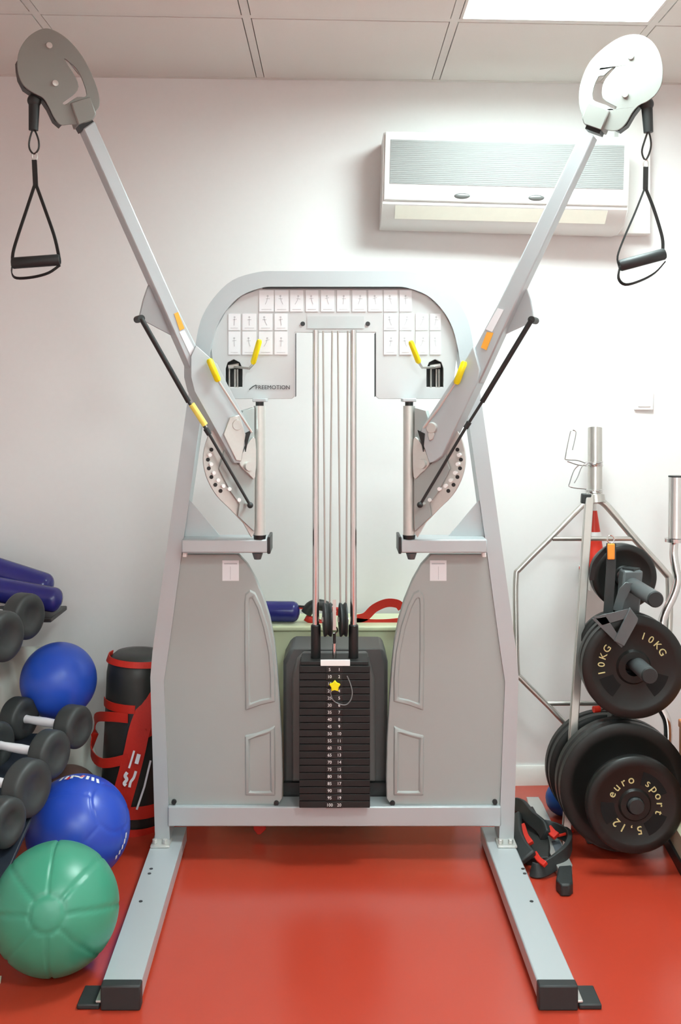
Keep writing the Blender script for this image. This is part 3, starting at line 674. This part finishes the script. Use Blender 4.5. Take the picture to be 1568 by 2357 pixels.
for i, (cy_, lab) in enumerate(((1068, 'upper chrome spring collar clipped on the trap bar sleeve'), (1132, 'lower chrome spring collar clipped on the trap bar sleeve'))):
    c = HX(1368, cy_); t = thing('spring_collar', c, lab, 'collar')
    m = MB().use(chrome)
    coil = [c+Vector((math.cos(k*.5)*.028, math.sin(k*.5)*.028, (k/40-.5)*.018)) for k in range(40)]
    m.tube(coil, .0024, 6); m.build('coil', t)
    if i == 0: paths = [[(1352, 1068), (1330, 1060), (1304, 1058), (1302, 1050), (1312, 1000), (1316, 991), (1324, 992), (1326, 1000), (1318, 1036)], [(1350, 1072), (1330, 1070), (1306, 1062)]]
    else: paths = [[(1350, 1126), (1330, 1124), (1311, 1120), (1312, 1110), (1322, 1082), (1334, 1070)], [(1352, 1066), (1340, 1074), (1330, 1098), (1322, 1112)]]
    m = MB().use(chrome)
    for pt in paths: m.tube(catmull([P(x, y, c.y-.03) for x, y in pt], 4, False), .0018, 6)
    m.build('wire_handle', t)
fb = thing('straight_bar', P(1301, 1960, 3.22), 'long thin grey square bar leaning in front of the trap bar, left of the plates', 'bar')
a, b = P(1357, 1138, 3.44), P(1301, 1958, 3.22)
MB().use(steel).ribbon([a, b], (1, 0, 0), .026, .022).build('shaft', fb, bevel=.003)
MB().use(rubber).ribbon([a+Vector((-.01, 0, .002)), a+Vector((-.012, 0, -.03))], (1, 0, 0), .03, .026).build('end_plug', fb, bevel=.003)
cbz = thing('curl_bar', P(1545, 1800, 3.45), 'chrome zigzag curl bar with a fat sleeve standing at the right edge', 'barbell')
MB().use(chrome).tube([P(1556, 1240, 3.48), P(1557, 1097, 3.50)], .0245, 28).build('sleeve', cbz)
MB().use(blackp).tube([P(1557, 1098, 3.50), P(1557, 1095, 3.50)], .0255, 28).build('sleeve_cap', cbz)
MB().use(chrome).tube([P(1556, 1247, 3.48), P(1556, 1239, 3.48)], .036, 28).build('collar', cbz)
pt = [P(x, y, 3.48-.2*(y-1240)/600) for x, y in ((1553, 1245), (1551, 1275), (1556, 1310), (1560, 1335), (1552, 1368), (1532, 1410), (1524, 1440), (1528, 1500), (1516, 1590), (1518, 1622), (1534, 1655), (1538, 1690), (1534, 1760), (1530, 1830), (1530, 1865))]
MB().use(chrome).tube(catmull(pt, 4, False), .0135, 14).build('shaft', cbz)
# small red cone on a wall shelf
c0 = Vector((.902, 3.68, .78)); t = thing('marker_cone', c0, 'small red cone with a white band, behind the top plate of the weight tree', 'cone')
MB().use(conem).lathe([(0, .222), (.008, .222), (.010, .215), (.042, .006), (.05, .006), (.05, 0), (0, 0)], c0, (0, 0, 1), 32).build('body', t)
def rc_(z): return .010+(.215-z)/.209*.032
MB().use(white).lathe([(rc_(.132)+.0015, .132), (rc_(.104)+.0015, .104), (rc_(.104)-.002, .104), (rc_(.132)-.002, .132)], c0, (0, 0, 1), 32).build('white_band', t)
MB().use(white).lathe([(0, .228), (.010, .228), (rc_(.205)+.0015, .205)], c0, (0, 0, 1), 24).build('tip', t)
t = thing('wall_shelf', (.90, 3.70, .765), 'small white wall shelf under the red cone, hidden behind the top plates', 'shelf')
MB().use(white).box(.872, .955, 3.63, YW(.9), .766, .7795).build('board', t, bevel=.002)
MB().use(white).box(.895, .905, 3.70, YW(.9), .70, .766).build('bracket', t)
lp = MB().use(steel).tube([Vector((.855, 3.262, .42)), Vector((.812, 3.25, .42))], .005, 10).build('lock_pin', tr)
MB().use(conem).tube([Vector((.815, 3.25, .42)), Vector((.795, 3.245, .42))], .010, 14).build('red_knob', lp)

# ------------------------------------------------------------------ low wooden cabinet at the right edge
wc = thing('wooden_cabinet', (1.2, 3.1, 0), 'orange wooden cabinet with a cream plinth and black base strip, cut by the right edge', 'cabinet')
def cabq(z0, z1, off, m):
    q = [(1.02-off, 3.27), (.985-off, 2.86), (1.35, 2.83), (1.35, 3.27)]
    return m.prism([Vector((x, y, z1)) for x, y in q], [Vector((x, y, z0)) for x, y in q])
cabq(0, .035, .004, MB().use(blackp)).build('base_strip', wc)
cabq(.035, .10, -.004, MB().use(creamm)).build('plinth', wc)
cabq(.10, .36, -.045, MB().use(woodm)).build('body', wc, bevel=.004)
cabq(.36, .385, -.042, MB().use(woodm)).build('top', wc, bevel=.004)

# ------------------------------------------------------------------ gear on the floor by the right leg
t = thing('slide_bar', P(1260, 1960, 3.0)*1, 'silver flat bar with a black rubber end lying on the floor by the right leg', 'training bar')
def FL(px, py, z): 
    Y = (H-z)*F/(py-CY); return P(px, py, Y)
t.location = FL(1262, 1950, 0); ORG[t.name] = t.location.copy()
def slab(m, pts, z0, z1): return m.prism([FL(x, y, z1) for x, y in pts], [Vector((FL(x, y, z1).x, FL(x, y, z1).y, z0)) for x, y in pts])
slab(MB().use(zinc), [(1212, 1834), (1240, 1834), (1250, 1850), (1318, 1990), (1316, 1998), (1286, 2000), (1262, 1955), (1226, 1882)], .002, .03).build('bar', t, bevel=.003)
slab(MB().use(rubber), [(1286, 1992), (1316, 1990), (1319, 2030), (1312, 2036), (1292, 2036), (1280, 2022)], .0, .034).build('end_pad', t, bevel=.005)
slab(MB().use(mat('screen_grey', (88, 94, 100), .25)), [(1270, 1936), (1288, 1934), (1300, 1960), (1282, 1968)], .03, .033).build('inlay', t)
t = thing('ankle_cuff', FL(1245, 1960, 0), 'black padded ankle cuff with red lining lying against the right leg of the machine', 'ankle cuff')
m = MB().use(rubber)
m.ribbon(catmull([FL(x, y, z) for x, y, z in ((1186, 1852, .05), (1202, 1858, .06), (1222, 1882, .065), (1248, 1905, .06), (1256, 1925, .05))], 5, False), (.4, .2, 1), .045, .016)
m.build('upper_strap', t, bevel=.004)
m = MB().use(rubber)
m.ribbon(catmull([FL(x, y, z) for x, y, z in ((1252, 1902, .055), (1275, 1908, .05), (1305, 1922, .05), (1312, 1940, .05), (1300, 1965, .045), (1270, 1990, .03), (1240, 2004, .02), (1224, 2000, .02))], 5, False), (.1, .4, 1), .04, .014)
m.build('lower_strap', t, bevel=.004)
m = MB().use(rubber)
m.ribbon(catmull([FL(x, y, z) for x, y, z in ((1184, 1880, .04), (1186, 1920, .045), (1198, 1950, .05), (1218, 1975, .045))], 5, False), (.9, .1, .6), .05, .02); m.build('pad', t, bevel=.006)
MB().use(redfab).ribbon(catmull([FL(x, y, z) for x, y, z in ((1202, 1900, .05), (1210, 1925, .05), (1222, 1942, .045))], 5, False), (1, 0, .4), .02, .012).build('red_lining', t, bevel=.002)
MB().use(redfab).ribbon(catmull([FL(x, y, z) for x, y, z in ((1232, 1965, .045), (1242, 1980, .045), (1256, 1990, .045))], 5, False), (1, 0, .6), .016, .012).build('red_lining', t, bevel=.002)
MB().use(redfab).ribbon(catmull([FL(x, y, z) for x, y, z in ((1262, 1906, .06), (1272, 1918, .06), (1282, 1925, .058))], 5, False), (1, 0, .4), .024, .012).build('red_lining', t, bevel=.002)
MB().use(redfab).ribbon(catmull([FL(x, y, z) for x, y, z in ((1284, 1924, .055), (1300, 1920, .055), (1318, 1913, .05))], 5, False), (0, .5, 1), .008, .01).build('red_lining', t, bevel=.002)
m = MB().use(blkfab); m.ribbon(catmull([FL(x, y, z) for x, y, z in ((1205, 1870, .02), (1225, 1910, .02), (1240, 1950, .02), (1238, 1985, .012))], 5, False), (1, .3, .2), .07, .03); m.build('inner_pad', t, bevel=.004)
c = Vector((.752, 3.49, .055)); o = MB().use(mat('blue_small', (24, 70, 140), .4)).ball(c, .055, 24).build('small_ball', origin=c-Vector((0, 0, .055))); tag(o, 'small blue ball on the floor beside the lowest plates', 'ball')
t = thing('floor_clip', FL(1530, 1928, 0), 'small silver wire clip on the floor at the foot of the plates', 'clip')
MB().use(chrome).tube(catmull([FL(x, y, .005) for x, y in ((1500, 1934), (1520, 1938), (1533, 1934), (1536, 1922), (1530, 1912))], 4, False), .003, 8).build('wire', t)

# ------------------------------------------------------------------ things behind the machine
t = thing('storage_chest', (0, 3.58, 0), 'pale yellow green chest against the wall, behind the weight stack', 'chest')
zt2 = P(0, 1437, 3.52).z
MB().use(creamg).box(-.42, .40, 3.50, 3.70, 0, zt2-.018).build('body', t, bevel=.004)
MB().use(creamg).box(-.43, .41, 3.49, 3.705, zt2-.018, zt2).build('lid', t, bevel=.006)
def rollpad(name, a, b, r, label, cat='pad', tails=True, sq=1.0):
    t = thing(name, (a+b)/2-Vector((0, 0, r)), label, cat)
    n_ = 40; pts = []; rs = []
    for k in range(n_+1):
        f = (1-math.cos(math.pi*k/n_))/2; pts.append(a.lerp(b, f)); e = min(f, 1-f)*(b-a).length
        rs.append(r*max(.05, 1-max(0, 1-e/(r*.8))**2.6)**.42)
    MB().use(navy).tube(pts, rs, 24).build('padding', t, ang=80)
    return t
zz = zt2+.036
a, b = Vector((-.34, 3.56, zz)), Vector((P(690, 0, 3.55).x, 3.55, zz)); rollpad('foam_pad', a, b, .0345, 'short navy vinyl roll lying on the chest behind the left shroud')
t = thing('red_loop_strap', Vector((.16, 3.52, zt2)), 'red webbing loop strap lying on the chest right of the weight stack', 'strap')
Q = lambda x, y: P(x, y, 3.55)
m = MB().use(redfab)
m.ribbon(catmull([Q(*p) for p in ((812, 1425), (840, 1420), (862, 1400), (890, 1388), (915, 1390), (925, 1400))], 5, False), (.2, 0, 1), .028, .003)
m.ribbon(catmull([Q(*p) for p in ((812, 1428), (850, 1432), (890, 1432), (930, 1428))], 5, False), (0, 0, 1), .02, .003); m.build('webbing', t)
t = thing('wrist_weight', Vector((-.08, 3.52, zt2)), 'black and red wrist weight on the chest behind the left guide rod', 'wrist weight')
m = MB().use(blkvin).tube(catmull([Q(*p) for p in ((705, 1412), (714, 1398), (728, 1392), (745, 1394), (760, 1402))], 4, False), .019, 14); m.build('cuff', t)
m = MB().use(redfab).tube(catmull([Q(*p) for p in ((704, 1420), (718, 1428), (735, 1434), (748, 1438))], 4, False), .013, 12); m.build('red_padding', t)
m = MB().use(redfab); m.ribbon([Q(762, 1402), Q(778, 1402), Q(776, 1416)], (.1, 1, .3), .014, .01); m.build('red_tab', t)
m = MB().use(blkfab); m.ribbon([Q(654, 1393), Q(680, 1395), Q(706, 1397)], (0, 0, 1), .007, .004); m.use(redfab).ribbon([Q(684, 1398), Q(706, 1400)], (0, 0, 1), .009, .003); m.build('tail', t)
t = thing('red_tab', FL(596, 1916, .0), 'small red fabric tab showing below the bottom crossbar', 'tab')
q = [P(x, y, 3.3) for x, y in ((582, 1896), (612, 1896), (612, 1910), (600, 1921), (592, 1921), (584, 1910))]
MB().use(redfab).prism(q, [p+Vector((0, .012, 0)) for p in q]).build('fabric', t, bevel=.002)

# ------------------------------------------------------------------ left side: rack, dumbbells, balls, bag
rk = thing('dumbbell_rack', (-1.05, 3.0, 0), 'black sloping dumbbell rack at the left edge, holding the grey dumbbells', 'rack')
def tray(m, ya, za, yb, zb, x0, x1):
    d = .012
    return m.prism([Vector((x0, ya, za)), Vector((x1, ya, za)), Vector((x1, yb, zb)), Vector((x0, yb, zb))], [Vector((x0, ya, za-d)), Vector((x1, ya, za-d)), Vector((x1, yb, zb-d)), Vector((x0, yb, zb-d))])
tray(MB().use(mat('rack_navy', (30, 36, 46), .45)), 3.19, .365, 2.56, .208, -1.45, -.80).build('tray', rk, bevel=.003)
tray(MB().use(blackp), 3.32, .653, 2.98, .592, -1.45, -.985).build('tray', rk, bevel=.003)
MB().use(blackp).box(-1.45, -.90, 3.36, 3.56, .662, .677).build('shelf', rk, bevel=.003)
for x in (-1.42, -1.16):
    m = MB().use(blackp)
    m.box(x-.02, x+.02, 3.45, 3.49, 0, .655); m.box(x-.02, x+.02, 2.75, 2.79, 0, .25)
    m.box(x-.02, x+.02, 2.60, 3.55, .0, .03)
    m.build('side_frame', rk, bevel=.003)
for x in (-1.42, -1.16): MB().use(blackp).prism([Vector((x-.015, 3.45, .60)), Vector((x+.015, 3.45, .60)), Vector((x+.015, 2.77, .26)), Vector((x-.015, 2.77, .26))][::1], [Vector((x-.015, 3.45, .56)), Vector((x+.015, 3.45, .56)), Vector((x+.015, 2.77, .22)), Vector((x-.015, 2.77, .22))]).build('brace', rk)
def dumbbell(hd, Y, r, label, hw=.06, length=.20, dirv=(.19, -.085, -.0), group=None):
    c = P(hd[0], hd[1], Y); d = Vector(dirv).normalized(); c2 = c-d*length
    t = thing('dumbbell', (c+c2)/2-Vector((0, 0, r)), label, 'dumbbell', group)
    for cc, sg in ((c, 1), (c2, -1)):
        # rounded octagonal rubber head
        MB().use(dbrub).lathe([(0, -hw/2), (r*.80, -hw/2), (r*.93, -hw*.45), (r*.985, -hw*.36), (r, -hw*.27), (r, hw*.27), (r*.985, hw*.36), (r*.93, hw*.45), (r*.80, hw/2), (r*.5, hw/2), (r*.46, hw/2-.003), (0, hw/2-.003)], cc, d, 36).build('head', t, ang=60)
    MB().use(grip).tube([c2+d*hw*.45, c2+d*(hw*.5+.012), c2.lerp(c, .5), c-d*(hw*.5+.012), c-d*hw*.45], [.0125, .0115, .0135, .0115, .0125], 20).build('handle', t)
    return t
dumbbell((54, 1418), 3.22, .070, 'grey rubber dumbbell on the upper tray, just under the navy rolls', .062)
dumbbell((2, 1464), 3.06, .073, 'grey rubber dumbbell on the upper tray, nearer one cut by the left edge', .06)
dumbbell((168, 1672), 3.10, .062, 'grey dumbbell on the lower tray right under the plain blue ball', .06)
dumbbell((113, 1735), 2.95, .066, 'grey dumbbell on the lower tray, next in front of the one under the ball', .056)
dumbbell((61, 1813), 2.80, .075, 'large grey dumbbell on the lower tray, left of the brown ball', .058)
dumbbell((8, 1892), 2.66, .062, 'grey dumbbell at the front end of the lower tray, cut by the left edge', .052)
c = P(-22, 1945, 2.72); tag(MB().use(greend).ball(c, .052, 28).build('green_weight', origin=c-Vector((0, 0, .052))), 'small green ball on the front of the rack, cut by the left edge', 'ball')
rollpad('foam_pad', P(-160, 1268, 3.52), P(120, 1358, 3.50), .048, 'upper long navy vinyl roll on top of the rack at the left edge')
rollpad('foam_pad', P(-150, 1330, 3.42), P(142, 1384, 3.40), .040, 'lower long navy vinyl roll on top of the rack at the left edge')
c = P(115, 1404, 3.52); 
# plain blue ball
c = P(135, 1566, 3.3); r = 86.5*3.3/F
o = MB().use(blueb).ball(c, r, 64).build('gym_ball', origin=c-Vector((0, 0, r))); tag(o, 'plain matt blue ball resting on the dumbbell rack', 'ball')
def paneled(name, c, r, matl, axis, label, cap=.27, n=8, depth=.03, white_bits=False):
    c = Vector(c); axis = Vector(axis).normalized(); ex = axis.orthogonal().normalized(); ey = axis.cross(ex)
    m = MB().use(matl).ball((0, 0, 0), r, 160); m.bm.verts.ensure_lookup_table()
    for v in m.bm.verts:
        d = v.co.normalized(); th = math.acos(max(-1, min(1, d.dot(axis)))); th = min(th, math.pi-th); ph = math.atan2(d.dot(ey), d.dot(ex)) % (2*math.pi/n)
        dph = min(ph, 2*math.pi/n-ph)*math.sin(th)
        g = math.exp(-((th-cap)/.022)**2)
        if th > cap: g = max(g, math.exp(-(dph/.022)**2))
        v.co = d*(r*(1-.028*g*depth/.03))+c
    o = m.build(name, origin=c-Vector((0, 0, r)), ang=180)
    return tag(o, label, 'medicine ball')
Yg = H*F/(2089+144-CY); c = P(128, 2089, Yg); rg = c.z; paneled('medicine_ball', c, rg, greenb, (.12, -1, .36), 'green medicine ball with moulded segments, in front on the red floor', .27, 8)
Yb = H*F/(1905+118-CY); c = P(180, 1905, Yb); rb = c.z; bb = paneled('medicine_ball', c, rb, blueb2, (.75, -.3, .55), 'blue panelled medicine ball with red and white print, behind the green ball', .5, 5, .02)
def patch(par, c, r, d, w, h, roll, matl, name):
    d = Vector(d).normalized(); ex = Vector((0, 0, 1)).cross(d).normalized(); ey = d.cross(ex); m = MB().use(matl); G = []
    for j in range(9):
        for i in range(9):
            a, b = (i/8-.5)*w, (j/8-.5)*h; a, b = a*math.cos(roll)-b*math.sin(roll), a*math.sin(roll)+b*math.cos(roll)
            G.append(m.v(c+(d+ex*a+ey*b).normalized()*(r+.0012)))
    for j in range(8):
        for i in range(8): m.face([G[j*9+i], G[j*9+i+1], G[j*9+i+10], G[j*9+i+9]])
    return m.build(name, par)
whitep = mat('print_white', (238, 238, 240), .4); redp = mat('print_red', (214, 40, 30), .4)
def sph(px, py):
    # point on the ball seen through a pixel of the photograph
    o_ = Vector((0, 0, H)); dr = (P(px, py, 1)-o_); oc = o_-c; A_ = dr.dot(dr); B_ = 2*oc.dot(dr); C_ = oc.dot(oc)-rb*rb; D_ = B_*B_-4*A_*C_
    t_ = (-B_-math.sqrt(max(D_, 0)))/(2*A_); return (o_+dr*t_-c).normalized()
def edge(a, rad): return sph(178+rad*math.cos(math.radians(a)), 1903-rad*math.sin(math.radians(a)))
for a in (66, 72, 78, 84, 90, 96, 102, 108, 118, 124, 130, 136): patch(bb, c, rb, edge(a, 115 if a < 110 else 117), .16, .055, math.radians(90-a), whitep, 'print_band')
for a, rd in ((100, 113), (84, 116)): patch(bb, c, rb, edge(a, rd), .12, .06, math.radians(60-a), redp, 'print_patch')
for a in (-10, -17, -24, -31, -38): patch(bb, c, rb, edge(a, 113), .05, .10, math.radians(-a-20), whitep, 'print_letter')
c = Vector((P(155, 0, 3.35).x, 3.35, .105)); o = MB().use(brown).ball(c, .105, 48).build('leather_ball', origin=(c.x, c.y, 0)); tag(o, 'worn brown ball on the floor, mostly hidden behind the blue medicine ball', 'ball')
# grey cloth hanging behind the balls
m = MB().use(greyc); G = []; nx, nz = 40, 60
for j in range(nz+1):
    for i in range(nx+1):
        u, v_ = i/nx, j/nz
        px = -60+u*(172+60*v_)+v_*80+70*u*v_*(1-v_); py = 1488+v_*357
        wv = .018*math.sin(u*17+v_*5)+.015*noise.noise(Vector((u*4, v_*5, 1)))+.01*math.sin(u*6-v_*9)
        G.append(m.v(P(px, py, 3.52-.05*v_+wv)))
for j in range(nz):
    for i in range(nx): m.face([G[j*(nx+1)+i], G[j*(nx+1)+i+1], G[(j+1)*(nx+1)+i+1], G[(j+1)*(nx+1)+i]])
o = m.build('cloth_sheet', ang=180); o.modifiers.new('solid', 'SOLIDIFY').thickness = .004
tag(o, 'crumpled grey cloth hanging from the rack, behind the plain blue ball', 'cloth')
# red and black training bag
bc = Vector((-.655, 3.42, 0)); R_ = .104; tilt = Matrix.Rotation(math.radians(3), 4, 'Y')
bag = thing('training_bag', bc, 'upright black training bag with red straps and white markings, left of the machine frame', 'training bag')
TB = Matrix.Translation(bc) @ tilt
def Bp(a, z, dr=0): 
    a = math.radians(a); return TB @ Vector((math.sin(a)*(R_+dr), -math.cos(a)*(R_+dr), z))       # a = 0 faces the camera, positive to the right
m = MB().use(blkvin); prof = [(0, .0), (R_*.9, .0), (R_, .015), (R_*1.0, .3), (R_*1.02, .49), (R_*.97, .535), (R_*.75, .555), (R_*.4, .56), (0, .556)]
n0 = len(m.bm.verts); m.lathe(prof, (0, 0, 0), (0, 0, 1), 48); m.bm.verts.ensure_lookup_table()
for v in m.bm.verts:
    k = 1+.035*noise.noise(v.co*14); v.co = TB @ Vector((v.co.x*k, v.co.y*k, v.co.z))
m.build('body', bag, ang=180)
def bagstrip(path, width, matl, name, dr=.004, wd=(0, 0, 1), lift=None):
    m = MB().use(matl); pts = [Bp(a, z, dr+(l or 0)) for a, z, l in path]; pts = catmull(pts, 4, False)
    m.ribbon(pts, wd, width, .003); return m.build(name, bag)
bagstrip([(a, .538, -.004) for a in range(-110, 111, 20)], .02, redfab, 'top_band', .004, (.3, .5, 1))
bagstrip([(a, .40, 0) for a in range(-75, 6, 10)], .026, redfab, 'upper_band')
bagstrip([(a, .075, 0) for a in range(-60, 91, 15)], .040, redfab, 'lower_band')
bagstrip([(a, .012+.0, 0) for a in range(-60, 91, 15)], .022, redfab, 'bottom_band')
bagstrip([(38, .46, .002), (24, .40, .004), (14, .34, .004), (8, .27, .004), (0, .19, .004), (-8, .12, .004), (-14, .06, .004)], .066, redfab, 'main_strap', .006, (1, 0, .2))
bagstrip([(-5, .375, .006), (-40, .37, .012), (-80, .34, .022), (-92, .28, .026), (-75, .235, .03), (-40, .225, .02), (0, .25, .006)], .03, redfab, 'side_handle', .006)
bagstrip([(60, .43, .004), (40, .35, .004), (25, .33, .008)], .03, redfab, 'cross_strap', .01)
def mark(pts, w_, nm): MB().use(whitep).ribbon(catmull([P(x, y, Bp(0, .2, .03).y) for x, y in pts], 4, False), (1, 0, 0), w_, .0015).build(nm, bag)
mark([(309, 1728), (302, 1752), (297, 1768)], .006, 'white_marking'); mark([(320, 1736), (314, 1758)], .012, 'white_marking')
mark([(293, 1778), (288, 1786), (292, 1794), (286, 1803), (290, 1808)], .010, 'white_swirl'); mark([(313, 1775), (308, 1790), (301, 1800), (298, 1812)], .008, 'white_swirl')
m = MB().use(whitep); m.ribbon([Bp(16, .09, .012), Bp(26, .16, .012), Bp(34, .24, .012)], (1, 0, 0), .006, .002); m.build('white_edge', bag)
# pale scrap
t = MB().use(creamm).prism([FL(x, y, .006) for x, y in ((-14, 2246), (4, 2246), (1, 2258), (-14, 2262))], [Vector((FL(x, y, .006).x, FL(x, y, .006).y, 0)) for x, y in ((-14, 2246), (4, 2246), (1, 2258), (-14, 2262))]).build('paper_scrap')
tag(t, 'small pale scrap on the floor below the green ball at the left edge', 'scrap')
